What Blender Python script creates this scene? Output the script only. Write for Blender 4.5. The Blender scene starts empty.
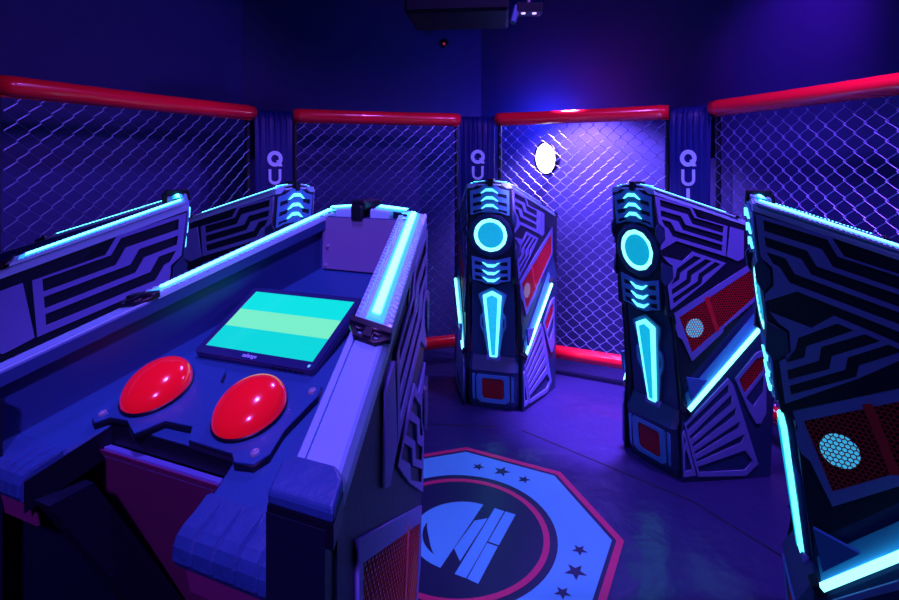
import bpy, bmesh, math, random
from math import sin, cos, pi, radians
from mathutils import Vector, Matrix
random.seed(4)
SC = bpy.context.scene
COL = SC.collection

# ------------------------------------------------------------------ materials
MATS = {}
def mat(name, base=(.5, .5, .5), rough=.5, metal=0., emit=None, strength=1., bump=None, spec=.5, coat=0., vary=0.):
    m = bpy.data.materials.new(name); m.use_nodes = True
    nt = m.node_tree; b = nt.nodes['Principled BSDF']
    b.inputs['Base Color'].default_value = (*base, 1)
    b.inputs['Roughness'].default_value = rough
    b.inputs['Metallic'].default_value = metal
    b.inputs['Specular IOR Level'].default_value = spec
    b.inputs['Coat Weight'].default_value = coat
    b.inputs['Coat Roughness'].default_value = .12
    if emit:
        b.inputs['Emission Color'].default_value = (*emit, 1)
        b.inputs['Emission Strength'].default_value = strength
    tc = None
    if bump or vary:
        tc = nt.nodes.new('ShaderNodeTexCoord')
    if vary:
        n = nt.nodes.new('ShaderNodeTexNoise'); n.inputs['Scale'].default_value = 9; n.inputs['Detail'].default_value = 5
        nt.links.new(tc.outputs['Object'], n.inputs['Vector'])
        mx = nt.nodes.new('ShaderNodeMix'); mx.data_type = 'RGBA'
        mx.inputs[6].default_value = (*[c*(1-vary) for c in base], 1)
        mx.inputs[7].default_value = (*[min(1, c*(1+vary)) for c in base], 1)
        nt.links.new(n.outputs['Fac'], mx.inputs[0]); nt.links.new(mx.outputs[2], b.inputs['Base Color'])
    if bump:
        sc, st = bump
        n = nt.nodes.new('ShaderNodeTexNoise'); n.inputs['Scale'].default_value = sc; n.inputs['Detail'].default_value = 4
        nt.links.new(tc.outputs['Object'], n.inputs['Vector'])
        bp = nt.nodes.new('ShaderNodeBump'); bp.inputs['Strength'].default_value = st; bp.inputs['Distance'].default_value = .02
        nt.links.new(n.outputs['Fac'], bp.inputs['Height']); nt.links.new(bp.outputs['Normal'], b.inputs['Normal'])
    MATS[name] = m
    return m

mat('shell_black', (.006, .012, .035), .42, bump=(60, .05), spec=.35)
mat('shell_navy', (.012, .040, .13), .40)
mat('trace_grey', (.145, .20, .60), .40)
mat('rim_grey', (.22, .50, .72), .36, vary=.05)
mat('lip_grey', (.20, .46, .68), .42)
mat('panel_grey', (.22, .24, .44), .45, vary=.06)
mat('desk_blue', (.020, .10, .28), .36, bump=(90, .06), vary=.12)
mat('wall_inner', (.022, .08, .26), .42, vary=.08)
mat('knee_purple', (.22, .03, .16), .55, vary=.15)
mat('leather', (.018, .085, .27), .45, bump=(45, .12), vary=.3)
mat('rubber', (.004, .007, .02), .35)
mat('bolt', (.55, .65, .8), .25, .6)
mat('frame_blue', (.06, .28, .60), .4)
mat('grille_red', (.62, .012, .03), .4)
mat('grille_back', (.02, .003, .006), .7)
mat('wire', (.30, .42, .85), .36, .8)
mat('rail_red', (.88, .008, .03), .24, coat=.4, bump=(14, .06))
mat('banner', (.007, .014, .13), .40, bump=(20, .08), spec=.22)
mat('letter', (.45, .75, .95), .5)
mat('floor', (.024, .024, .125), .28, bump=(4.0, .9))
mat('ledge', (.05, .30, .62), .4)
mat('seam', (.004, .005, .02), .6)
mat('print_white', (.11, .68, .85), .40, bump=(2.2, .2))
mat('print_red', (.62, .03, .15), .40)
mat('print_dark', (.012, .016, .07), .38, bump=(2.2, .2))
mat('wall', (.036, .048, .21), .6, vary=.06, spec=.15)
mat('ceiling', (.01, .01, .03), .8)
mat('monitor_black', (.02, .035, .13), .25)
mat('button_red', (.86, .004, .02), .16, coat=.6, emit=(.9, .004, .02), strength=.33)
mat('led', (.2, .8, .9), .4, emit=(.10, .85, 1.0), strength=5.0)
mat('led_strip', (.2, .8, .9), .4, emit=(.20, .9, 1.0), strength=2.8)
mat('glow_ring', (.2, .8, .9), .4, emit=(.22, 1.0, .92), strength=2.0)
mat('glow_disc', (.05, .4, .6), .3, emit=(.0, .55, .72), strength=.62, bump=(60, .2))
mat('chevron', (.2, .8, .9), .4, emit=(.12, .85, 1.0), strength=1.9)
mat('crystal', (.1, .6, .7), .2, emit=(.0, .50, .66), strength=.85, bump=(40, .4))
mat('crystal_edge', (.2, .8, .8), .3, emit=(.14, 1.0, .92), strength=1.8)
mat('trough', (.35, .75, .95), .3)
mat('disc_lamp', (.3, .6, .8), .4, emit=(.05, .50, .9), strength=.75)
mat('fixture_lens', (.9, .9, .9), .3, emit=(.82, .86, 1.0), strength=7.)
mat('small_lens', (.9, .9, .9), .3, emit=(.55, .35, 1.0), strength=2.)
mat('tiny_red', (.9, .05, .05), .3, emit=(.8, .05, .08), strength=.35)
mat('fin', (.05, .22, .55), .3)
mat('housing_black', (.003, .004, .010), .6, spec=.1)
mat('lens_mid', (.2, .6, .9), .3, emit=(.0, .42, .95), strength=1.1)

def screen_material():
    m = bpy.data.materials.new('screen'); m.use_nodes = True; nt = m.node_tree; b = nt.nodes['Principled BSDF']
    b.inputs['Base Color'].default_value = (.01, .01, .02, 1); b.inputs['Roughness'].default_value = .2
    tc = nt.nodes.new('ShaderNodeTexCoord'); sp = nt.nodes.new('ShaderNodeSeparateXYZ')
    nt.links.new(tc.outputs['Generated'], sp.inputs[0])
    r = nt.nodes.new('ShaderNodeValToRGB'); r.color_ramp.interpolation = 'CONSTANT'
    e = r.color_ramp.elements
    e[0].position = 0; e[0].color = (0, .68, .70, 1)
    e[1].position = .355; e[1].color = (.19, .87, .57, 1)
    x = e.new(.66); x.color = (0, .76, .76, 1)
    nt.links.new(sp.outputs['Y'], r.inputs[0]); nt.links.new(r.outputs[0], b.inputs['Emission Color'])
    b.inputs['Emission Strength'].default_value = 1.0
    MATS['screen'] = m
screen_material()

# ------------------------------------------------------------------ mesh helpers
def link(name, me, m, parent=None):
    o = bpy.data.objects.new(name, me); COL.objects.link(o)
    if m: me.materials.append(MATS[m])
    if parent: o.parent = parent
    return o
def bm_obj(name, bm, m, parent=None, smooth=False):
    bmesh.ops.recalc_face_normals(bm, faces=bm.faces)
    me = bpy.data.meshes.new(name); bm.to_mesh(me); bm.free()
    if smooth:
        for p in me.polygons: p.use_smooth = True
    return link(name, me, m, parent)
def empty(name, loc=(0, 0, 0), rz=0, label=None, cat=None, group=None):
    o = bpy.data.objects.new(name, None); COL.objects.link(o); o.location = loc; o.rotation_euler.z = rz
    o.empty_display_size = .1
    tag(o, label, cat, group); return o
def tag(o, label=None, cat=None, group=None, kind=None):
    if label: o['label'] = label
    if cat: o['category'] = cat
    if group: o['group'] = group
    if kind: o['kind'] = kind
    return o
def ident(x, y, z): return (x, y, z)
def plate_bm(polys, depth, mapf=ident, bm=None):
    """2D polygons (first outer, the rest holes) -> plate of given depth, mapped into 3D."""
    cu = bpy.data.curves.new('tmp', 'CURVE'); cu.dimensions = '2D'; cu.fill_mode = 'BOTH'; cu.extrude = depth/2
    for pl in polys:
        s = cu.splines.new('POLY'); s.points.add(len(pl)-1); s.use_cyclic_u = True
        for p, q in zip(s.points, pl): p.co = (q[0], q[1], 0, 1)
    ob = bpy.data.objects.new('tmp', cu)
    me = bpy.data.meshes.new_from_object(ob)
    bpy.data.objects.remove(ob); bpy.data.curves.remove(cu)
    b2 = bmesh.new(); b2.from_mesh(me); bpy.data.meshes.remove(me)
    bmesh.ops.remove_doubles(b2, verts=b2.verts, dist=1e-6)
    for v in b2.verts: v.co = Vector(mapf(v.co.x, v.co.y, v.co.z + depth/2))
    if bm is None: return b2
    tm = bpy.data.meshes.new('t'); b2.to_mesh(tm); b2.free(); bm.from_mesh(tm); bpy.data.meshes.remove(tm)
    return bm
def plate(name, polys, depth, m, parent=None, mapf=ident):
    return bm_obj(name, plate_bm(polys, depth, mapf), m, parent)
def loft(bm, rings, caps=True):
    """rings: lists of equal-length point loops"""
    vs = [[bm.verts.new(p) for p in r] for r in rings]
    n = len(rings[0])
    for a, b in zip(vs, vs[1:]):
        for i in range(n):
            bm.faces.new((a[i], a[(i+1) % n], b[(i+1) % n], b[i]))
    if caps:
        bm.faces.new(vs[0]); bm.faces.new(vs[-1])
    return vs
def tube(bm, pts, r, n=8, caps=True, rr=None):
    rings = []
    pts = [Vector(p) for p in pts]
    for i, p in enumerate(pts):
        t = (pts[min(i+1, len(pts)-1)] - pts[max(i-1, 0)]).normalized()
        u = t.cross(Vector((0, 0, 1)))
        if u.length < 1e-3: u = t.cross(Vector((1, 0, 0)))
        u.normalize(); v = t.cross(u)
        ra = rr[i] if rr else r
        rings.append([p + (u*cos(2*pi*k/n) + v*sin(2*pi*k/n))*ra for k in range(n)])
    loft(bm, rings, caps)
def lathe(bm, prof, n=32, mapf=ident):
    """prof: (r, z) list; axis z"""
    vs = []
    for r, z in prof:
        if r < 1e-6: vs.append([bm.verts.new(mapf(0, 0, z))])
        else: vs.append([bm.verts.new(mapf(r*cos(2*pi*k/n), r*sin(2*pi*k/n), z)) for k in range(n)])
    for a, b in zip(vs, vs[1:]):
        for k in range(n):
            k2 = (k+1) % n
            if len(a) == 1 and len(b) == 1: continue
            if len(a) == 1: bm.faces.new((a[0], b[k], b[k2]))
            elif len(b) == 1: bm.faces.new((a[k], a[k2], b[0]))
            else: bm.faces.new((a[k], a[k2], b[k2], b[k]))
def box(bm, c, s, mapf=ident):
    vs = [bm.verts.new(mapf(c[0]+s[0]*i/2, c[1]+s[1]*j/2, c[2]+s[2]*k/2)) for i in (-1, 1) for j in (-1, 1) for k in (-1, 1)]
    for f in ((0, 1, 3, 2), (4, 6, 7, 5), (0, 4, 5, 1), (2, 3, 7, 6), (0, 2, 6, 4), (1, 5, 7, 3)):
        bm.faces.new([vs[i] for i in f])
def circle(r, n=32, cx=0, cy=0, a0=0): return [(cx+r*cos(a0+2*pi*k/n), cy+r*sin(a0+2*pi*k/n)) for k in range(n)]

# ------------------------------------------------------------------ the setting
OX, OY = .0302, 2.1572           # centre of the ring
A0, RC = .0961, 1.9406           # cage octagon
def cage(k, R=RC):
    a = A0 + k*pi/4
    return Vector((OX + R*sin(a), OY + R*cos(a), 0))

bm = bmesh.new(); box(bm, (0, 1.5, -.05), (9, 9, .1)); tag(bm_obj('floor', bm, 'floor'), kind='structure')
bm = bmesh.new(); box(bm, (0, 1.5, 3.25), (9, 9, .1)); tag(bm_obj('ceiling', bm, 'ceiling'), kind='structure')
RW = 2.48
for k, nm in ((-3, 'wall_left_rear'), (-2, 'wall_left'), (-1, 'wall_back_left'), (0, 'wall_back_right'), (1, 'wall_right'), (2, 'wall_right_rear')):
    a, b = cage(k, RW), cage(k+1, RW)
    n = ((a+b)/2 - Vector((OX, OY, 0))).normalized()
    bm = bmesh.new()
    loft(bm, [[a, b, b+n*.1, a+n*.1], [p + Vector((0, 0, 3.2)) for p in (a, b, b+n*.1, a+n*.1)]])
    tag(bm_obj(nm, bm, 'wall'), kind='structure')
# seams between the vinyl floor sheets
def seam(pts, name):
    bm = bmesh.new(); tube(bm, pts, .0035, 6); tag(bm_obj(name, bm, 'seam'), kind='structure')
seam([(.40, 2.98, 0), (1.05, 2.35, 0), (1.30, 1.9, 0)], 'trim_1')
seam([(-.6, 3.1, 0), (.25, 3.02, 0)], 'trim_2')

# ------------------------------------------------------------------ floor emblem
em = empty('floor_emblem', (OX, OY, 0), 0, 'octagonal star emblem printed on the dark floor in the middle of the ring', 'floor graphic')
def octo(r, a=.0888): return [(r*sin(a+k*pi/4), r*cos(a+k*pi/4)) for k in range(8)]
def fz(z0): return lambda x, y, z: (x, y, z0 + z)
plate('base_print', [octo(.646)], .0015, 'print_dark', em, fz(.0005))
tag(plate('outer_border', [octo(.646), octo(.617)], .001, 'print_red', em, fz(.002)), 'red octagonal outline')
plate('white_field', [octo(.600), circle(.392, 64)], .001, 'print_white', em, fz(.002))
tag(plate('inner_ring', [circle(.362, 64), circle(.338, 64)], .001, 'print_red', em, fz(.002)), 'thin red circle')
for g in range(4):
    for j, (da, r) in enumerate(((-13.4, .030), (0, .041), (13.4, .030))):
        if g == 2 and False: continue
        a = radians(27.4 + 90*g + da*1.06); c = (.472*sin(a), .472*cos(a))
        pts = []
        am = radians(27.4+90*g)
        for q in range(10):
            rr = r if q % 2 == 0 else r*.42
            t = am + q*pi/5
            pts.append((c[0]+rr*sin(t), c[1]+rr*cos(t)))
        plate('star', [pts], .001, 'print_dark', em, fz(.0034))
ch0, ch1 = Vector((.114, .168)), Vector((-.063, -.197)); cm = (ch0+ch1)/2; rr = (ch0-ch1).length/2
a_s = math.atan2(ch0.y-cm.y, ch0.x-cm.x)
dome = [(cm.x+rr*cos(a_s+pi*t/28), cm.y+rr*sin(a_s+pi*t/28)) for t in range(29)]
cres = [(cm.x+.80*rr*cos(a_s+pi*(.50+.40*t/12)), cm.y+.80*rr*sin(a_s+pi*(.50+.40*t/12))) for t in range(13)] + \
       [(cm.x+(.80-.12*sin(pi*t/12))*rr*cos(a_s+pi*(.90-.40*t/12)), cm.y+(.80-.12*sin(pi*t/12))*rr*sin(a_s+pi*(.90-.40*t/12))) for t in range(1, 12)]
plate('emblem_dome', [dome, cres], .001, 'print_white', em, fz(.0022))
plate('emblem_wedge', [[(.072, .063), (.126, .078), (.008, -.165), (-.013, -.098)]], .001, 'print_white', em, fz(.0022))
plate('emblem_bar', [[(.161, .144), (.199, .124), (.028, -.247), (-.012, -.227)]], .001, 'print_white', em, fz(.0022))
plate('emblem_bar', [[(.204, .122), (.244, .102), (.158, -.080), (.119, -.060)]], .001, 'print_white', em, fz(.0022))
plate('emblem_bar', [[(.114, -.068), (.153, -.088), (.069, -.272), (.032, -.249)]], .001, 'print_white', em, fz(.0022))

# ------------------------------------------------------------------ cage panels: chain link, padded rails
def chain_link(A, B, z0, z1):
    bm = bmesh.new()
    u = (B-A); L = u.length; u.normalize(); nrm = Vector((-u.y, u.x, 0))
    p, hh, r = .0455, .0425, .0020
    nw = int(L/p)
    for i in range(nw):
        pts = []
        k = 0; z = z1
        while z > z0:
            side = (k + i) % 2
            x = (i + side + .5 + (L/p-nw)/2 - .5)*p
            xx = x + (.004 if side else -.004)
            d = .0035 if side else -.0035
            # a short vertical knuckle at each crossing, stepping in depth
            pts.append(A + u*(xx - (.003 if side else -.003)) + nrm*(-d*.6) + Vector((0, 0, z+.004)))
            pts.append(A + u*xx + nrm*d + Vector((0, 0, z-.003)))
            z -= hh; k += 1
        rings = []
        for j, q in enumerate(pts):
            rings.append([q + u*r*cos(2*pi*m/4+.78) + nrm*r*sin(2*pi*m/4+.78) + Vector((0, 0, r*sin(2*pi*m/4))) for m in range(4)])
        loft(bm, rings)
    return bm
PANEL_LABELS = {-3: 'cage panel at far left behind the nearest left quiz podium',
                -2: 'chain-link cage panel along the left, above the two left podiums',
                -1: 'darkest chain-link cage panel, between the left and centre hanging banners',
                0: 'brightly lit violet chain-link panel between centre and right banners, lamp behind it',
                1: 'chain-link cage panel at right, above the nearest right podium'}
rod = bmesh.new()
for k in (-2, -1, 0, 1):
    A, B = cage(k), cage(k+1)
    if k == -2: A = A + (A-B).normalized()*.19
    mid = (A+B)/2
    t = empty('cage_panel', mid, 0, PANEL_LABELS[k], 'cage panel', 'chain-link panels of the cage')
    inv = lambda q: q - mid
    u = (B-A).normalized(); n_in = (Vector((OX, OY, 0))-mid).normalized()
    bm_obj('chain_link_mesh', chain_link(A-mid+u*.16, B-mid-u*.16, .19, 1.77), 'wire', t)
    for nm, z, r, off in (('top_rail', 1.795, .046, .0), ('bottom_rail', .1555, .045, .0)):
        bm = bmesh.new()
        a, b = A-mid+u*.150, B-mid-u*.150
        N = 24; pts = [a.lerp(b, j/N) + Vector((0, 0, z - (.004*sin(pi*j/N)))) for j in range(N+1)]
        rr_ = [r*(.93 if j in (0, N) else 1)*(1+.012*sin(j*2.3+k)) for j in range(N+1)]
        tube(bm, pts, r, 20, rr=rr_)
        # lashed hem hanging under the padding
        if nm == 'top_rail':
            for j in range(N):
                q = a.lerp(b, (j+.5)/N) + Vector((0, 0, z-r-.001)); box(bm, q, (.05, .006, .008), lambda x, y, zz, q=q: tuple(q + u*(x-q.x) + n_in*(y-q.y) + Vector((0, 0, zz-q.z))))
        tag(bm_obj(nm, bm, 'rail_red', t, True), 'red padded ' + ('top' if nm == 'top_rail' else 'bottom') + ' rail')
    bm = bmesh.new()
    pass
    for s in (a + u*.012, b - u*.012):
        bm = bmesh.new(); tube(bm, [s - n_in*.03, s + Vector((0, 0, 1.80)) - n_in*.03], .016, 10)
        bm_obj('post', bm, 'rubber', t)

# banners draped over the cage corners
BL = {-2: 'dark banner at the left edge of the picture beside the red rail',
      -1: 'darkest hanging banner with pale letters, behind the back left podium',
      0: 'hanging blue banner with pale letters, behind the centre podium',
      1: 'hanging banner with pale letters, behind the back right podium'}
def letters(root, dy, zc):
    def mp(x, y, z): return (x, dy - z, y)
    sc = 1.0
    # Q
    r0, r1 = .052, .0265
    bmq = plate_bm([circle(r0, 28, 0, zc[0]), circle(r1, 20, 0, zc[0])], .003, mp)
    plate_bm([[(.008, zc[0]-.012), (.030, zc[0]-.052), (.052, zc[0]-.048), (.030, zc[0]-.006)]], .0032, mp, bmq)
    bm_obj('letter', bmq, 'letter', root)
    h, w_, s = .050, .043, .018
    out = [(-w_, zc[1]+h), (-w_, zc[1]-.012)] + [(-w_*cos(pi*t/10), zc[1]-.012-.040*sin(pi*t/10)) for t in range(1, 10)] + [(w_, zc[1]-.012), (w_, zc[1]+h), (w_-s, zc[1]+h), (w_-s, zc[1]-.012)] + \
          [((w_-s)*cos(pi*t/10), zc[1]-.012-.020*sin(pi*t/10)) for t in range(1, 10)] + [(-w_+s, zc[1]-.012), (-w_+s, zc[1]+h)]
    plate('letter', [out], .003, 'letter', root, mp)
    plate('letter', [[(-.0105, zc[2]+.05), (.0105, zc[2]+.05), (.0105, zc[2]-.05), (-.0105, zc[2]-.05)]], .003, 'letter', root, mp)
for k in (-2, -1, 0, 1):
    V = cage(k); a = A0 + k*pi/4
    V = V - Vector((sin(a), cos(a), 0))*.015
    if k == -2: V = V + (cage(-2)-cage(-1)).normalized()*.19
    t = empty('hanging_banner', V, -a, BL[k], 'banner', 'banners over the cage posts')
    prof = [(.045, 1.50), (.050, 1.70), (.045, 1.79), (.02, 1.82), (-.015, 1.823), (-.045, 1.80), (-.058, 1.755), (-.062, 1.68), (-.062, 1.5), (-.060, 1.2), (-.060, .8), (-.060, .28)]
    bm = bmesh.new(); nx = 60; W = .130
    grid = []
    for i, (d, z) in enumerate(prof):
        row = []
        g = max(0, min(1, (z-1.35)/.45)) if i > 3 else 1
        for j in range(nx+1):
            s = -1 + 2*j/nx
            fold = .010*g**1.5*(sin(s*23+k) + .6*sin(s*41+1.3+2*k))
            edge = .012*(abs(s)**6)
            row.append(bm.verts.new((s*W*(1-.035*(1-g)), d + fold*(-1 if d < 0 else 1)*.8 + edge, z - .006*g*abs(sin(s*15+k)))))
        grid.append(row)
    for r0, r1 in zip(grid, grid[1:]):
        for j in range(nx): bm.faces.new((r0[j], r0[j+1], r1[j+1], r1[j]))
    bmesh.ops.recalc_face_normals(bm, faces=bm.faces)
    o = bm_obj('cloth', bm, 'banner', t, True)
    md = o.modifiers.new('s', 'SOLIDIFY'); md.thickness = .003
    if k > -2: letters(t, -.066, (1.497 if k else 1.517, 1.378 if k else 1.398, 1.262 if k else 1.282))

# ------------------------------------------------------------------ the quiz podium
W0, PHI, ZF, SL = .2543, .3217, 1.3526, .3386      # front width, flare, front height, rim fall per metre back
HW = W0/2; TP = math.tan(PHI)
def rimz(y): return ZF - SL*y
def half(y): return HW + TP*y
def SP(sd, off0=0.):
    return lambda s, z, o: (sd*(HW + s*sin(PHI) + (o+off0)*cos(PHI)), s*cos(PHI) - (o+off0)*sin(PHI), z)
def yf(z):
    return .118*(ZF-z)
def FP(off0=0., base=yf):
    return lambda x, z, o: (x, base(z) - o - off0, z)
def ys(z): return .090 + .130*(.75-z)
def seg_strip(p, q, wd):
    p, q = Vector(p), Vector(q); n = Vector((-(q-p).y, (q-p).x)).normalized()*wd/2
    return [tuple(p+n), tuple(q+n), tuple(q-n), tuple(p-n)]

def honeycomb(inside, x0, x1, y0, y1, mapf, R=.0072, hole=.80, depth=.002):
    bm = bmesh.new(); dx = R*math.sqrt(3); dy = R*1.5
    j = 0; y = y0
    while y < y1:
        x = x0 + (dx/2 if j % 2 else 0)
        while x < x1:
            if inside(x, y):
                o = [bm.verts.new(mapf(x+R*cos(pi/6+k*pi/3), y+R*sin(pi/6+k*pi/3), depth)) for k in range(6)]
                i = [bm.verts.new(mapf(x+R*hole*cos(pi/6+k*pi/3), y+R*hole*sin(pi/6+k*pi/3), depth)) for k in range(6)]
                d = [bm.verts.new(mapf(x+R*hole*cos(pi/6+k*pi/3), y+R*hole*sin(pi/6+k*pi/3), 0)) for k in range(6)]
                for k in range(6):
                    k2 = (k+1) % 6
                    bm.faces.new((o[k], o[k2], i[k2], i[k])); bm.faces.new((i[k], i[k2], d[k2], d[k]))
            x += dx
        y += dy; j += 1
    return bm
def in_poly(poly):
    def f(x, y):
        c = False; n = len(poly)
        for i in range(n):
            (xa, ya), (xb, yb) = poly[i], poly[(i+1) % n]
            if (ya > y) != (yb > y) and x < (xb-xa)*(y-ya)/(yb-ya)+xa: c = not c
        return c
    return f
def chev(zc, inv=1, w_=.062, sc=1.):
    p = [(-w_, -.016), (-.030, .003), (-.018, .012), (.018, .012), (.030, .003), (w_, -.016), (.040, -.013), (.022, -.003), (-.022, -.003), (-.040, -.013)]
    return [(x, zc + inv*z) for x, z in p]

def make_podium(root):
    P = root
    # ---- sides
    for sd in (1, -1):
        m0 = SP(sd)
        top = lambda s: 1.3526 - .321*s
        plate('side_wall', [[(.004, top(.004)-.022), (.655, top(.655)-.022), (.655, .70), (.585, .0), (.160, .0), (.145, .25), (.150, .36), (.105, .75), (.070, .765), (.042, 1.0)]], .030, 'shell_black', P, SP(sd, -.030))
        # upper circuit plate
        A = [(.008, 1.313), (.187, 1.262), (.214, 1.214), (.370, 1.170), (.360, 1.030), (.110, 1.107), (.031, 1.066), (.034, 1.088), (.054, 1.115), (.051, 1.165), (.022, 1.190)]
        s1 = [(.028, 1.297), (.178, 1.255), (.201, 1.212), (.350, 1.170), (.348, 1.138), (.190, 1.184), (.166, 1.228), (.030, 1.266)]
        s2 = [(.031, 1.249), (.133, 1.221), (.155, 1.181), (.347, 1.126), (.345, 1.096), (.142, 1.157), (.120, 1.196), (.034, 1.222)]
        s3 = [(.036, 1.207), (.083, 1.194), (.105, 1.154), (.344, 1.083), (.342, 1.054), (.092, 1.128), (.068, 1.168), (.052, 1.176)]
        plate('circuit_panel', [A, s1, s2, s3], .006, 'trace_grey', P, m0)
        plate('circuit_panel', [[(.388, 1.166), (.455, 1.147), (.455, 1.02), (.425, 1.005), (.365, 1.030)]], .006, 'trace_grey', P, m0)
        B = [(.043, 1.040), (.143, 1.014), (.193, 1.056), (.362, .999), (.245, .905), (.082, .792), (.068, .905), (.096, .930), (.092, .995), (.066, 1.012)]
        b1 = [(.112, .980), (.200, 1.037), (.236, 1.026), (.132, .962), (.127, .930), (.085, .906), (.082, .930), (.107, .948)]
        b2 = [(.165, .968), (.258, 1.021), (.290, 1.010), (.188, .948), (.183, .913), (.090, .860), (.087, .886), (.160, .930)]
        b3 = [(.222, .953), (.305, 1.005), (.335, .995), (.246, .938), (.240, .907), (.096, .820), (.093, .845), (.217, .920)]
        plate('circuit_panel', [B, b1, b2, b3], .006, 'trace_grey', P, m0)
        plate('dark_notch', [[(.207, 1.252), (.236, 1.243), (.250, 1.210), (.226, 1.216)]], .003, 'rubber', P, m0)
        bm = plate_bm([[(.020, 1.185), (.046, 1.160), (.048, 1.120), (.028, 1.095), (.012, 1.120), (.006, 1.165)]], .010, m0)
        bm_obj('side_lug', bm, 'shell_navy', P)
        bm_obj('side_lug', plate_bm([[(.038, 1.010), (.088, .990), (.092, .935), (.055, .905), (.035, .93)]], .010, m0), 'shell_navy', P)
        # red mesh window with its frame
        F = [(.100, .777), (.112, .735), (.106, .715), (.120, .668), (.140, .655), (.190, .553), (.345, .676), (.352, .700), (.592, .870), (.592, 1.045)]
        Hh = [(.125, .758), (.190, .592), (.576, .882), (.576, 1.008)]
        plate('grille_frame', [F, Hh], .006, 'trace_grey', P, m0)
        Hb = [(.115, .770), (.187, .575), (.586, .870), (.586, 1.025)]
        g = bm_obj('grille', honeycomb(in_poly(Hb), .11, .60, .57, 1.07, SP(sd, .003)), 'grille_red', P)
        plate('grille_backing', [Hb], .001, 'grille_back', P, SP(sd, .0004))
        plate('grille_bar', [seg_strip((.262, .845), (.318, .685), .022)], .0035, 'grille_red', P, SP(sd, .003))
        plate('grille_lamp', [circle(.044, 24, .205, .703)], .0006, 'disc_lamp', P, SP(sd, .0016))
        # lower wing that stands out from the side
        rs = lambda s: .135 + (s-.085)*(.575-.135)/(.575-.085)
        def WP(base=0.): return lambda s, z, o: SP(sd)(rs(s), z, o + base + .004 + .055*max(0, rs(s)-.10))
        wo = [(.090, .0), (.085, .225), (.100, .275), (.128, .305), (.525, .678), (.600, .745), (.606, .64), (.575, .0)]
        wi = [(.090, .0), (.085, .225), (.100, .320), (.100, .440), (.500, .800), (.600, .880), (.606, .64), (.575, .0)]
        bm = bmesh.new()
        a = WP(); b = lambda s, z, o: SP(sd)(rs(s), z, o)
        loft(bm, [[a(s, z, 0) for s, z in wo], [b(s, z, 0) for s, z in wi]])
        bm_obj('lower_wing', bm, 'shell_navy', P)
        # ledge above the LED bar, the bar's light on it put into the colour
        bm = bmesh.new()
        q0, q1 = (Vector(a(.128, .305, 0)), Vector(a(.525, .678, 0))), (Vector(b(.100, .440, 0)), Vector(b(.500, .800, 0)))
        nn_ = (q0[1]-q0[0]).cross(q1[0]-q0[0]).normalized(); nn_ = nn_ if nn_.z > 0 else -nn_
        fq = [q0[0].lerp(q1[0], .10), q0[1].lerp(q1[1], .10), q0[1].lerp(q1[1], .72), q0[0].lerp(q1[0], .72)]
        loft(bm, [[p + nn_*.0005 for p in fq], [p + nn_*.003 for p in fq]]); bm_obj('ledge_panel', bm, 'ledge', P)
        # LED bar lying on the sloping ledge
        bm = bmesh.new()
        p0, p1 = Vector((.122, .333)), Vector((.506, .690)); dn = Vector((-(p1-p0).y, (p1-p0).x)).normalized()
        ring = []
        for q in (p0, p1):
            ring.append([a(*(q + dn*e), o) for e, o in ((-.009, -.006), (-.009, .011), (.006, .015), (.011, .003))])
        loft(bm, ring); bm_obj('led_strip', bm, 'led_strip', P)
        for q0, q1 in ((p0 - (p1-p0)*.05, p0), (p1, p1 + (p1-p0)*.06)):
            bm = bmesh.new()
            loft(bm, [[a(*(q + dn*e), o) for e, o in ((-.020, -.014), (-.018, .010), (.010, .010), (.030, -.012))] for q in (q0, q1)])
            bm_obj('led_end_cap', bm, 'rubber', P)
        bm = bmesh.new()
        loft(bm, [[SP(sd, o)(s, z, 0) for s, z in ((.150, .490), (.250, .470), (.172, .385))] for o in (.018, .030)])
        bm_obj('fin', bm, 'fin', P)
        # louvred panel on the wing
        mw = WP()
        S = [(.336, .470), (.100, .272), (.116, .200), (.170, .028), (.433, .016), (.500, .068), (.362, .440)]
        holes = []
        Lt = [(.105, .262), (.124, .215), (.138, .178), (.149, .143), (.158, .108), (.166, .073)]
        Lb = [(.118, .240), (.134, .198), (.147, .162), (.157, .127), (.164, .092), (.172, .050)]
        Rt = [(.335, .445), (.352, .396), (.376, .335), (.402, .272), (.428, .212), (.452, .145)]
        Rb = [(.334, .405), (.352, .352), (.373, .298), (.390, .236), (.408, .170), (.424, .112)]
        Rm = [(.345, .428), (.362, .370), (.384, .315), (.408, .252), (.434, .190), (.452, .120)]
        for i in range(6): holes.append([Lt[i], Rt[i], Rb[i], Lb[i]])
        holes[5] = [Lt[5], (.428, .135), (.470, .085), (.428, .042), (.178, .046)]
        plate('louvre_panel', [S] + holes, .008, 'trace_grey', P, mw)
        plate('front_bracket', [[(.086, .222), (.098, .242), (.112, .195), (.160, .034), (.092, .030)], [(.094, .200), (.100, .215), (.104, .190), (.095, .170)], [(.098, .140), (.106, .160), (.140, .060), (.100, .056)]], .008, 'trace_grey', P, mw)
        R = [(.374, .468), (.490, .580), (.545, .600), (.545, .300), (.515, .255), (.490, .255), (.452, .310)]
        plate('rear_frame', [R, [(.394, .462), (.490, .556), (.530, .565), (.530, .500), (.425, .395)], [(.432, .378), (.530, .480), (.530, .400), (.474, .335)]], .008, 'trace_grey', P, mw)
        q = [(.390, .462), (.490, .560), (.534, .570), (.534, .495), (.425, .390)]
        bm_obj('rear_grille', honeycomb(in_poly(q), .38, .54, .38, .58, WP(.001)), 'grille_red', P)
        plate('grille_backing', [q], .0005, 'grille_back', P, WP(.0002))
        # ---- rim
        def RP(e, y, dz): return (sd*(half(y) - e), y, rimz(y) + dz)
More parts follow.
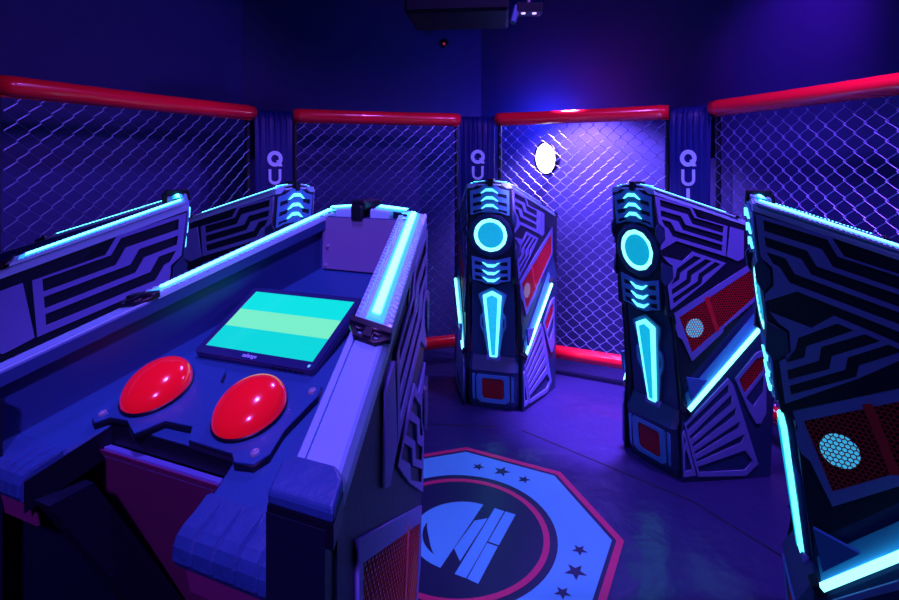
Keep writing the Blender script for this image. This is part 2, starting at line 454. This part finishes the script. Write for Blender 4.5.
        def LP(e, y, dz): e = e*.98 - .007; return (sd*(half(y) - e), y, rimz(y) + dz - .008 + .17*e)
        def bar(y0, y1, pr, bm, ny=1, F=RP):
            loft(bm, [[F(e, y0+(y1-y0)*t/ny, dz) for e, dz in pr] for t in range(ny+1)])
        bm = bmesh.new()
        bar(.0, .615, [(-.004, -.032), (-.002, -.022), (.003, -.011), (.007, -.008), (.0435, -.001), (.0443, -.0045), (.0458, -.0045), (.0465, -.0005), (.0545, .0015), (.0560, .0005), (.0560, -.012), (.03, -.030)], bm)
        bm_obj('rim', bm, 'rim_grey', P)
        bm = bmesh.new(); bar(.0, .606, [(.0560, -.002), (.0580, -.003), (.0580, -.022), (.0560, -.022)], bm); bm_obj('rim_lip', bm, 'wall_inner', P)
        # rim lamp: flanges, trough and bright core
        bm = bmesh.new()
        bar(.008, .392, [(.002, -.001), (.003, .004), (.009, .005), (.011, .003), (.055, .003), (.057, .005), (.066, .003), (.067, -.004), (.060, -.002)], bm, F=LP)
        for j in range(30):
            y = .062 + j*.0107
            for e, dz in ((.0065, .0055), (.0610, .0050)): box(bm, (e, y, dz), (.007, .005, .002), lambda x, yy, z: LP(x, yy, z))
        for j in range(34):
            y = .06 + j*.0095
            for e in (.0140, .0520): lathe(bm, [(.0026, .003), (.002, .0046), (0, .0052)], 8, lambda x, yy, z, y=y, e=e: LP(e+x, y+yy, z))
        lamp = bm_obj('rim_lamp', bm, 'trough', P)
        bm = bmesh.new(); bar(.016, .378, [(.018, .0031), (.023, .0070), (.043, .0070), (.048, .0031)], bm, F=LP)
        bm_obj('lens', bm, 'lens_mid', lamp)
        bm = bmesh.new(); bar(.020, .366, [(.026, .0069), (.028, .0100), (.038, .0100), (.040, .0069)], bm, F=LP)
        bm_obj('light_core', bm, 'led', lamp)
        bm = bmesh.new()       # front half of the lamp, up to the clamp
        def FR(x, yy, dz): return (sd*x, yy, ZF + .010*(1-x/.12) - SL*yy*.5 + dz)
        loft(bm, [[FR(x, y, dz) for y, dz in ((.0, -.02), (.002, .003), (.008, .005), (.010, .003), (.047, .003), (.049, .005), (.055, .003), (.056, -.02))] for x in (.022, .068)])
        lf = bm_obj('rim_lamp', bm, 'trough', P)
        bm = bmesh.new(); loft(bm, [[FR(x, y, dz) for y, dz in ((.014, .0031), (.018, .0065), (.038, .0065), (.042, .0031))] for x in (.026, .086)])
        bm_obj('lens', bm, 'lens_mid', lf)
        bm = bmesh.new(); loft(bm, [[FR(x, y, dz) for y, dz in ((.022, .0066), (.024, .0085), (.032, .0085), (.034, .0066))] for x in (.030, .097)])
        bm_obj('light_core', bm, 'led', lf)
        # dark bracket closing the lamp
        bm = bmesh.new()
        bz = lambda x, y, z: LP(x, y, z)
        plate_bm([[(-.001, .394), (.068, .394), (.068, .404), (.060, .413), (.055, .422), (.020, .422), (.006, .410), (-.001, .408)],
                  [(.010, .404), (.027, .404), (.024, .416), (.019, .416)], [(.041, .404), (.057, .404), (.051, .416), (.045, .416)]], .006, bz, bm)
        plate_bm([[(-.001, .391), (.068, .391), (.068, .402), (-.001, .402)]], .011, bz, bm)
        box(bm, (.034, .410, .006), (.012, .020, .008), bz)
        bm_obj('lamp_bracket', bm, 'rubber', P)
        # padded corner cap and post
        bm = bmesh.new()
        o_ = [(-.006, .618), (-.006, .649), (.071, .649), (.071, .618), (.060, .606), (.006, .606)]
        loft(bm, [[RP(e, y, dz) for e, y in o_] for dz in (-.010, -.001)] + [[RP(.033+(e-.033)*.95, .628+(y-.628)*.90, .004) for e, y in o_]])
        cap = bm_obj('corner_cap', bm, 'leather', P)
        bv = cap.modifiers.new('b', 'BEVEL'); bv.width = .003; bv.segments = 2
        bm = bmesh.new(); loft(bm, [[RP(e, y, dz) for e, y in o_] for dz in (-.034, -.0105)]); bm_obj('cap_dark_band', bm, 'rubber', cap)  # black band added so the cap's upright face does not look lit
        bm = bmesh.new()
        loft(bm, [[(sd*(half(.60)-.003), .600, z), (sd*(half(.60)-.072), .600, z), (sd*(half(.65)-.072), .650, z), (sd*(half(.65)-.003), .650, z)] for z in (.70, rimz(.63)-.024)])
        bm_obj('rear_post', bm, 'shell_black', P)
        # ribbed wrist pad
        bm = bmesh.new(); nr, ns = 6, 8
        prof = [(.560, -.118, 0), (.568, -.1135, .1), (.586, -.1135, 1), (.604, -.1145, 1), (.613, -.118, 1), (.618, -.127, 1), (.619, -.142, 1), (.613, -.154, .4), (.560, -.160, 0)]
        rings = []
        for i in range(nr*ns+1):
            t = i/(nr*ns); bulge = .0035*min(1, 2.2*abs(sin(pi*t*nr))**.8)-.0030
            loop = []
            for y, dz, wgt in prof:
                x0 = .148 + .36*(y-.516) if sd > 0 else .105
                x = x0 + (half(.6)-.035-x0)*t
                yy = y + (bulge*wgt*.6 if y > .58 else 0); z2 = dz + (bulge*wgt if dz > -.13 else 0)
                loop.append((sd*x, yy, rimz(y) + z2))
            rings.append(loop)
        loft(bm, rings)
        bm_obj('wrist_pad', bm, 'leather', P)
        xa, xb = (.182 if sd > 0 else .110), half(.6)-.04
        bm = bmesh.new(); loft(bm, [[(sd*xa, y, rimz(.6)+dz), (sd*xb, y, rimz(.6)+dz), (sd*xb, y+.004, rimz(.6)+dz), (sd*xa, y+.004, rimz(.6)+dz)] for y, dz in ((.600, -.162), (.592, -.200))]); bm_obj('wing_fascia', bm, 'knee_purple', P)
        # brace under the desk wing
        bm = bmesh.new()
        loft(bm, [[(sd*(.140+dx), y+dy, z) for dx, dy in ((0, -.03), (.035, -.03), (.035, .03), (0, .03))] for y, z in ((.575, rimz(.575)-.165), (.28, .45))])
        bm_obj('brace', bm, 'shell_black', P)
    # ---- front head
    out = [(-HW, 1.338), (-.060, 1.354), (0, 1.362), (.060, 1.354), (HW, 1.338), (HW, 1.165), (.137, 1.115), (.137, .985), (HW, .935), (.118, .785), (.070, .757), (0, .742), (-.070, .757), (-.118, .785), (-HW, .935), (-.137, .985), (-.137, 1.115), (-HW, 1.165)]
    plate('head_housing', [out], .036, 'shell_black', P, FP(-.036))
    up = [(-.114, 1.308), (-.066, 1.318), (-.030, 1.342), (.030, 1.342), (.066, 1.318), (.114, 1.308), (.114, 1.166), (.066, 1.186), (-.066, 1.186), (-.114, 1.166)]
    hu = []
    for z in (1.296, 1.248, 1.203):
        for s in (1, -1):
            h_ = [(s*.046, z-.002), (s*.066, z-.006), (s*.100, z-.012), (s*.100, z-.036), (s*.070, z-.026), (s*.050, z-.022)]
            hu.append(h_)
    plate('chevron_frame', [up] + hu, .008, 'frame_blue', P, FP())
    lo = [(-.114, .922), (-.070, .912), (-.030, .902), (.030, .902), (.070, .912), (.114, .922), (.112, .782), (.060, .772), (.030, .758), (-.030, .758), (-.060, .772), (-.112, .782)]
    hl = []
    for z in (.878, .832, .792):
        for s in (1, -1):
            hl.append([(s*.052, z+.006), (s*.070, z+.012), (s*.098, z+.018), (s*.098, z-.008), (s*.066, z-.010), (s*.052, z-.008)])
    plate('chevron_frame', [lo] + hl, .008, 'frame_blue', P, FP())
    for z in (1.308, 1.262, 1.218): plate('chevron_lamp', [chev(z, 1, .052)], .006, 'chevron', P, FP(.008))
    for z in (.884, .838, .796): plate('chevron_lamp', [chev(z-.012, -1, .052)], .006, 'chevron', P, FP(.008))
    zc = 1.0485
    ya = yf(zc)
    tilt = lambda x, y, z: (x, ya - z*.7 + .004 - .118*(y), zc + y)
    bm = bmesh.new(); lathe(bm, [(.132, 0), (.130, .012), (.112, .020), (.100, .018), (.098, .006), (0, .006)], 12, tilt)
    bm_obj('ring_bezel', bm, 'shell_navy', P)
    bm = bmesh.new(); lathe(bm, [(.097, .006), (.097, .013), (.092, .016), (.082, .016), (.077, .013), (.076, .0065)], 48, tilt)
    bm_obj('ring_lamp', bm, 'glow_ring', P, True)
    bm = bmesh.new(); lathe(bm, [(.0755, .0065), (.0755, .012), (.060, .014), (.030, .013), (0, .013)], 40, tilt)
    for j in range(12):
        t = 2*pi*j/12; box(bm, (.062*cos(t), .062*sin(t), .015), (.006, .006, .004), tilt)
    bm_obj('ring_lens', bm, 'glow_disc', P)
    # ---- sword-shaped lamp below the head
    plate('lower_front', [[(-.125, .78), (.125, .78), (.135, .30), (-.135, .30)]], .05, 'shell_navy', P, FP(-.062, ys))
    sf = [(0, .733), (.046, .712), (.084, .690), (.080, .668), (.060, .600), (.062, .575), (.078, .555), (.078, .490), (.058, .450), (.036, .318), (-.036, .318), (-.058, .450), (-.078, .490), (-.078, .555), (-.062, .575), (-.060, .600), (-.080, .668), (-.084, .690), (-.046, .712)]
    plate('sword_frame', [sf, [(.062, .545), (.068, .540), (.068, .500), (.056, .480)], [(-.062, .545), (-.068, .540), (-.068, .500), (-.056, .480)]], .018, 'frame_blue', P, FP(-.014, ys))
    bm = bmesh.new()
    co = [(0, .712), (.055, .684), (.022, .308), (-.022, .308), (-.055, .684)]
    ci = [(0, .690), (.034, .672), (.011, .320), (-.011, .320), (-.034, .672)]
    m = FP(.003, ys)
    loft(bm, [[m(x, z, 0) for x, z in co], [m(x, z, .012) for x, z in co], [m(x, z, .014) for x, z in ci]], caps=True)
    sw = bm_obj('sword_lamp', bm, 'crystal_edge', P)
    bm = bmesh.new(); loft(bm, [[m(x, z, .0141) for x, z in ci], [m(x, z, .016) for x, z in ci]])
    bm_obj('sword_lens', bm, 'crystal', sw)
    plate('sword_clip', [[(-.042, .318), (-.016, .312), (-.012, .298), (.012, .298), (.016, .312), (.042, .318), (.042, .258), (.020, .258), (.014, .270), (-.014, .270), (-.020, .258), (-.042, .258)]], .026, 'trace_grey', P, FP(-.014, ys))
    # ---- toe
    bm = bmesh.new()
    pr = [(.190, .315), (.150, .308), (.106, .232), (.113, .214), (.128, .035), (.140, .0), (.190, .0)]
    rings = []
    for x, c in ((-.150, .02), (-.128, 0), (.128, 0), (.150, .02)):
        rings.append([(x*(1 if z > .03 else .97), y + (c if y < .17 else 0), z) for y, z in pr])
    loft(bm, rings); bm_obj('toe_box', bm, 'shell_navy', P)
    ty = lambda z: .113 + (.214-z)*.083
    tf = [(-.090, .208), (.090, .208), (.100, .195), (.100, .058), (.072, .038), (-.072, .038), (-.100, .058), (-.100, .195)]
    th = [(-.056, .188), (.056, .188), (.066, .177), (.066, .078), (.054, .062), (-.054, .062), (-.066, .078), (-.066, .177)]
    plate('toe_frame', [tf, th], .008, 'frame_blue', P, FP(0, ty))
    bm_obj('toe_grille', honeycomb(in_poly([(-.064, .187), (.064, .187), (.064, .063), (-.064, .063)]), -.07, .07, .05, .20, FP(.001, ty)), 'grille_red', P)
    plate('grille_backing', [th], .001, 'grille_back', P, FP(0, ty))
    for s in (1, -1): plate('toe_bar', [[(s*.110, .210), (s*.124, .204), (s*.124, .055), (s*.110, .050)]], .007, 'frame_blue', P, FP(0, ty))
    # ---- front of the rim, clamp
    bm = bmesh.new()
    box(bm, (.006, .026, ZF+.012), (.036, .070, .022)); box(bm, (.006, .060, ZF-.004), (.028, .018, .034)); box(bm, (.006, -.004, ZF-.004), (.030, .012, .034))
    o = bm_obj('rim_clamp', bm, 'rubber', P); bv = o.modifiers.new('b', 'BEVEL'); bv.width = .004; bv.segments = 2
    # ---- tray
    hin = lambda y: half(y)-.032
    D = lambda x, y, z: (x, y, rimz(y) - .115 - .045 + z)
    plate('desk', [[(-hin(.035), .035), (hin(.035), .035), (hin(.57), .57), (.167, .57), (.146, .512), (-.100, .514), (-.114, .57), (-hin(.57), .57)]], .045, 'desk_blue', P, D)
    for sd in (1, -1):
        bm = bmesh.new()
        loft(bm, [[(sd*(half(y)-.030), y, rimz(y)-.022), (sd*(half(y)-.036), y, rimz(y)-.022), (sd*(half(y)-.036), y, rimz(y)-.115), (sd*(half(y)-.030), y, rimz(y)-.115)] for y in (.05, .61)])
        bm_obj('tray_lining', bm, 'wall_inner', P)
    bm = bmesh.new()
    loft(bm, [[(-hin(.05), .048, z), (hin(.05), .048, z), (hin(.05), .056, z), (-hin(.05), .056, z)] for z in (1.215, 1.338)])
    bm_obj('tray_front', bm, 'wall_inner', P)
    ac = plate('access_panel', [[(-.098, 1.336), (.098, 1.336), (.098, 1.222), (-.098, 1.222)]], .005, 'panel_grey', P, lambda x, z, o: (x, .0565+o, z))
    for x, z in ((.084, 1.272), (.090, 1.229)):
        bm = bmesh.new(); lathe(bm, [(.0045, 0), (.004, .003), (0, .004)], 10, lambda a, b, c, x=x, z=z: (x+a, .0615+c, z+b)); bm_obj('screw', bm, 'bolt', ac)
    kn = bmesh.new()
    loft(kn, [[(-.20, y, z), (.20, y, z), (.20, y+.012, z+.004), (-.20, y+.012, z+.004)] for y, z in ((.519, rimz(.521)-.148), (.19, .30))])
    bm_obj('knee_panel', kn, 'knee_purple', P)
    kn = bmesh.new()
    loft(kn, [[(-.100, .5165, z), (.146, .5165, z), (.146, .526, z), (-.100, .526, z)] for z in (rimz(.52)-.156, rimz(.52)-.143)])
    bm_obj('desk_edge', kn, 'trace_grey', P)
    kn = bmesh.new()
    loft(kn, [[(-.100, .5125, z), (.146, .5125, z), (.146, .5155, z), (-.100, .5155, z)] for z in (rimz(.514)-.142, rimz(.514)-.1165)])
    bm_obj('edge_shade_strip', kn, 'rubber', P)  # black strip put over the desk edge as its shade
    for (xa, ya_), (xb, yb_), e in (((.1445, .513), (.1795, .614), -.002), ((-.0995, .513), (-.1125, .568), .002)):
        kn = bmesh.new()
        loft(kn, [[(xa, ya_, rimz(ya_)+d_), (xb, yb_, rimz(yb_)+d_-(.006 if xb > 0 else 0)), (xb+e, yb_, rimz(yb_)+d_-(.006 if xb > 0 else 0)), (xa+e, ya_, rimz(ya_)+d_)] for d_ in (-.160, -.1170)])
        bm_obj('edge_shade_strip', kn, 'rubber', P)  # the same shading strips along the cut sides of the wings

PODS = {0: (.2290, 3.12335, .255, 'centre quiz podium in front of the middle banner, its ring lamp facing the camera'),
        1: (.86624, 2.58386, 1.07804, 'back right podium with whole glowing ring lamp, red mesh and louvred side'),
        2: (0.9224, 1.6808, 1.9850, 'dark podium at the right edge of the picture, round light behind its mesh'),
        -1: (-.72958, 2.58584, -1.09099, 'back left podium showing only three chevron lamps above the near podium rim'),
        -2: (-0.8267, 1.7118, -2.0600, 'podium at the left edge of the picture with striped side and cyan top light'),
        3: (-.16863, 1.23035, 3.54999, 'nearest podium with open tray, red dome buttons and glowing cyan rim')}
roots = {}
x, y, b, lab = PODS[0]
proto = empty('quiz_podium', (x, y, 0), -b, lab, 'podium', 'quiz podiums around the ring')
make_podium(proto); roots[0] = proto
kids = list(proto.children); sub = {c: list(c.children) for c in kids}
for k in (1, 2, -1, -2, 3):
    x, y, b, lab = PODS[k]
    r = proto.copy(); COL.objects.link(r); r.location = (x, y, 0); r.rotation_euler.z = -b; r['label'] = lab
    for c in kids:
        n = c.copy(); COL.objects.link(n); n.parent = r
        for s in sub[c]:
            q = s.copy(); COL.objects.link(q); q.parent = n
    roots[k] = r

# ------------------------------------------------------------------ buttons and monitor on the nearest podium
near = roots[3]
D2 = lambda x, y, z: (x, y, rimz(y) - .115 + z)
pl = [(.178, .497), (.176, .524), (.160, .530), (.146, .516), (.112, .514), (.075, .530), (.050, .500), (-.002, .498), (-.018, .518), (-.098, .520), (-.112, .530), (-.140, .526), (-.150, .508), (-.142, .470), (-.148, .405), (-.140, .385), (-.122, .384), (-.110, .400), (-.040, .395), (-.020, .418), (.030, .418), (.045, .392), (.10, .390), (.150, .380), (.170, .388), (.172, .410), (.160, .43)]
bp = plate('button_plate', [pl], .003, 'desk_blue', near, lambda x, y, z: D2(x, y, z+.009))
plate('plate_shade_layer', [pl], .009, 'rubber', bp, D2)  # black layer standing in for the shadow gap around the button plate
for x, y in ((.165, .515), (-.130, .513), (-.134, .400), (.158, .397)):
    bm = bmesh.new(); lathe(bm, [(.006, .012), (.0055, .0145), (.003, .015), (.0028, .013), (0, .013)], 16, lambda a, b_, c, x=x, y=y: D2(x+a, y+b_, c)); bm_obj('bolt', bm, 'bolt', bp)
for x, y, lb in ((.119, .459, 'left red dome button'), (-.070, .459, 'right red dome button')):
    bm = bmesh.new(); lathe(bm, [(.0515, .011), (.0525, .016), (.050, .018), (0, .018)], 40, lambda a, b_, c, x=x, y=y: D2(x+a, y+b_, c))
    col = bm_obj('button_collar', bm, 'rubber', bp, True)
    bm = bmesh.new()
    lathe(bm, [(.0505, .016), (.0508, .020)] + [(.0508*cos(t*pi/2/12), .020 + .035*sin(t*pi/2/12)) for t in range(1, 12)] + [(0, .055)], 48, lambda a, b_, c, x=x, y=y: D2(x+a, y+b_, c))
    tag(bm_obj('button', bm, 'button_red', near, True), lb)

# monitor tilted up towards the operator
mon = empty('monitor', near.location, near.rotation_euler.z, 'flat monitor showing cyan and pale green bands, lying in the near podium tray', 'monitor')
yaw, til = .0288, .487
vv = Vector((sin(yaw)*cos(til), -cos(yaw)*cos(til), sin(til))); mb = Vector((.0211, .285, 1.1668)) - vv*(.0721+.017); hgt = .1442 + .027
uu = Vector((cos(yaw), sin(yaw), 0)); nn = uu.cross(vv)
if nn.z < 0: nn = -nn
MP = lambda x, y, z: tuple(mb + uu*(-x) + vv*y + nn*z)
hw = .1238
def rrect(x0, x1, y0, y1, r=.006):
    pts = []
    for cx, cy_, a in ((x1-r, y1-r, 0), (x0+r, y1-r, pi/2), (x0+r, y0+r, pi), (x1-r, y0+r, 3*pi/2)):
        for q in range(4): pts.append((cx+r*cos(a+q*pi/6), cy_+r*sin(a+q*pi/6)))
    return pts
plate('casing', [rrect(-hw, hw, 0, hgt)], .014, 'monitor_black', mon, lambda x, y, z: MP(x, y, z-.015))
bz = plate('bezel', [rrect(-hw, hw, 0, hgt), [(-hw+.011, .017), (hw-.011, .017), (hw-.011, hgt-.010), (-hw+.011, hgt-.010)]], .003, 'monitor_black', mon, lambda x, y, z: MP(x, y, z-.001))
# the screen keeps its own local axes so that its picture can be laid out on it
me = bpy.data.meshes.new('screen'); sw_, sh_ = hw-.011, (hgt-.027)
me.from_pydata([(-sw_, 0, 0), (sw_, 0, 0), (sw_, sh_, 0), (-sw_, sh_, 0)], [], [(0, 1, 2, 3)])
so = link('screen', me, 'screen', mon)
M = Matrix((( -uu.x, vv.x, -nn.x*-1, 0), (-uu.y, vv.y, nn.y, 0), (-uu.z, vv.z, nn.z, 0), (0, 0, 0, 1)))
M.translation = mb + vv*.017 + nn*.0006
so.matrix_local = M
def word(txt, size, parent, m, mapf):
    cu = bpy.data.curves.new('t', 'FONT'); cu.body = txt; cu.size = size; cu.align_x = 'CENTER'; cu.extrude = .0002; cu.offset = size*.02
    ob = bpy.data.objects.new('t', cu); me = bpy.data.meshes.new_from_object(ob)
    bpy.data.objects.remove(ob); bpy.data.curves.remove(cu)
    for v in me.vertices: v.co = Vector(mapf(*v.co))
    return link('maker_mark', me, m, parent)
word('salange', .0105, mon, 'letter', lambda x, y, z: MP(x - .008, y+.0055, z+.0022))
bm = bmesh.new()
for j in range(6): box(bm, (.045+j*.011, -.0005, -.006), (.006, .002, .004), MP)
bm_obj('control_buttons', bm, 'rubber', mon)
bm = bmesh.new(); box(bm, (.112, .008, .002), (.004, .005, .001), MP); bm_obj('status_light', bm, 'disc_lamp', mon)
# support under the monitor
bm = bmesh.new(); loft(bm, [[MP(-.08, y, -.015), MP(.08, y, -.015), (-.08+.01, MP(0, y, 0)[1], rimz(MP(0, y, 0)[1])-.114), (.08+.01, MP(0, y, 0)[1], rimz(MP(0, y, 0)[1])-.114)] for y in (.03, hgt-.03)]) if False else None

# ------------------------------------------------------------------ lamps of the room
def fixture(name, loc, aim, r, label, cat, lens='fixture_lens'):
    t = empty(name, loc, 0, label, cat)
    d = (Vector(aim)-Vector(loc)).normalized(); q = d.to_track_quat('Z', 'Y').to_matrix()
    mp = lambda x, y, z: tuple(q @ Vector((x, y, z)))
    bm = bmesh.new(); lathe(bm, [(0, -.09), (r*.6, -.085), (r*.9, -.05), (r*1.12, .0), (r*1.12, .012), (r*1.0, .012), (r*1.0, .002)], 32, mp); bm_obj('housing', bm, 'rubber', t, True)
    bm = bmesh.new(); lathe(bm, [(r*1.0, .002), (r*.98, .006), (r*.6, .016), (0, .020)], 32, mp); bm_obj('lens', bm, lens, t, True)
    return t, mp
lampA, mpA = fixture('spotlight', (.715, 4.03, 1.505), (-1.2, 2.9, 1.4), .112, 'round white spotlight shining through the mesh right of the centre podium', 'spotlight')
bm = bmesh.new(); tube(bm, [(.03, .056, 0), (.146, .276, 0)], .014, 10); bm_obj('wall_bracket', bm, 'rubber', lampA)

# ceiling projector and small stage light above the ring
pj = empty('ceiling_projector', (.05, 2.75, 2.18), radians(-6), 'dark projector hanging from the ceiling at the top of the picture', 'projector')
bm = bmesh.new(); box(bm, (0, 0, .06), (.50, .36, .12)); o = bm_obj('case', bm, 'housing_black', pj); bv = o.modifiers.new('b', 'BEVEL'); bv.width = .015; bv.segments = 2
bm = bmesh.new(); tube(bm, [(0, .03, .12), (0, .03, 1.02)], .02, 10); bm_obj('mount_pole', bm, 'rubber', pj)
sl = empty('stage_light', (.40, 2.75, 2.19), 0, 'small stage light with violet diodes beside the ceiling projector', 'stage light')
bm = bmesh.new(); box(bm, (0, 0, .05), (.13, .09, .045)); o = bm_obj('case', bm, 'housing_black', sl)
bm = bmesh.new(); tube(bm, [(0, .03, .07), (0, .03, 1.01)], .012, 8); bm_obj('mount_pole', bm, 'rubber', sl)
for x in (-.03, .025):
    bm = bmesh.new(); lathe(bm, [(.012, 0), (.010, -.005), (0, -.007)], 12, lambda a, b_, c, x=x: (x+a, -.02+b_, .027+c)); bm_obj('diode', bm, 'small_lens', sl)
bm = bmesh.new(); tube(bm, [(-.06, -.02, .06), (-.085, -.05, -.03)], .016, 12); bm_obj('spot_head', bm, 'shell_navy', sl)
sn = empty('wall_sensor', (-.045, 4.44, 2.45), 0, 'small sensor with a red light high on the back wall', 'sensor')
bm = bmesh.new(); lathe(bm, [(.04, .0), (.036, .02), (.02, .03), (0, .032)], 20, lambda a, b_, c: (a, -c, b_)); bm_obj('case', bm, 'rubber', sn, True)
bm = bmesh.new(); lathe(bm, [(.010, .0), (.008, .006), (0, .008)], 12, lambda a, b_, c: (a, -.030-c, b_-.01)); bm_obj('indicator', bm, 'tiny_red', sn)

def light(kind, name, loc, power, color, radius=.1, aim=None, angle=90, blend=.5):
    l = bpy.data.lights.new(name, kind); l.energy = power; l.color = color
    l.shadow_soft_size = radius
    if kind == 'SPOT': l.spot_size = radians(angle); l.spot_blend = blend
    o = bpy.data.objects.new(name, l); COL.objects.link(o); o.location = loc
    if aim: o.rotation_euler = (Vector(aim)-Vector(loc)).to_track_quat('-Z', 'Y').to_euler()
    return o
KEY = (.34, .12, 1.0)
BLUE = (.28, .11, 1.0)
light('SPOT', 'ring_lamp_light', (.25, 2.2, 2.95), 115, BLUE, .10, (.25, 2.2, 0), 130, .25)
light('SPOT', 'front_lamp_light', (-.35, .55, 2.9), 100, (.30, .12, 1.0), .10, (-.36, .92, 1.1), 48, .6)
light('SPOT', 'rear_lamp_light', (-.30, -1.2, 2.7), 190, (.36, .11, 1.0), .10, (-.30, .95, 1.15), 40, .8)
light('SPOT', 'left_lamp_light', (.7, .7, 2.85), 110, (.46, .11, 1.0), .10, (-1.62, 2.95, 1.85), 42, .7)
light('SPOT', 'near_right_fill_light', (.9, -.2, 2.8), 36, BLUE, .10, (1.25, 1.4, 1.05), 44, .7)  # unseen fill added to brighten the right podium's side
light('SPOT', 'side_lamp_light', (1.65, 1.75, 2.6), 200, (.42, .11, 1.0), .10, (.55, 2.6, .7), 104, .6)
light('SPOT', 'fence_fill_light', (.32, 2.84, 1.45), 90, (.46, .20, 1.0), .12, (1.0, 3.75, .95), 64, .6)  # unseen fill floating inside the ring, added for highlights on the fence wires
light('SPOT', 'wall_fill_light', (.84, 3.83, 1.90), 190, (.62, .28, 1.0), .08, (1.08, 4.10, .95), 120, .5)  # unseen fill added behind the fence to brighten the back right wall
light('SPOT', 'floor_lamp_light', (1.0, 3.0, 2.8), 1700, (.46, .17, 1.0), .10, (1.0, 3.2, 0), 32, .7)
light('POINT', 'spotlight_back_glow', (.68, 4.12, 1.78), 16, (.05, .07, 1.0), .08)
light('SPOT', 'right_lamp_light', (1.5, 2.7, 2.75), 40, (.44, .03, 1.0), .1, (2.15, 3.3, 2.15), 70, 1)

w = bpy.data.worlds.new('world'); SC.world = w; w.use_nodes = True
w.node_tree.nodes['Background'].inputs[0].default_value = (.02, .02, .16, 1); w.node_tree.nodes['Background'].inputs[1].default_value = .03

# ------------------------------------------------------------------ camera
cam = bpy.data.cameras.new('camera'); co = bpy.data.objects.new('camera', cam); COL.objects.link(co)
co.location = (0, 0, 1.45); co.rotation_euler = (pi/2, 0, 0)
cam.sensor_width = 36; cam.lens = 544.28/899*36; cam.shift_y = (165.865-300)/899; cam.clip_start = .02
SC.camera = co
vs = SC.view_settings; SC.display_settings.display_device = 'sRGB'
vs.view_transform = 'Standard'; vs.look = 'None'; vs.gamma = 1; vs.use_curve_mapping = False; vs.exposure = 0
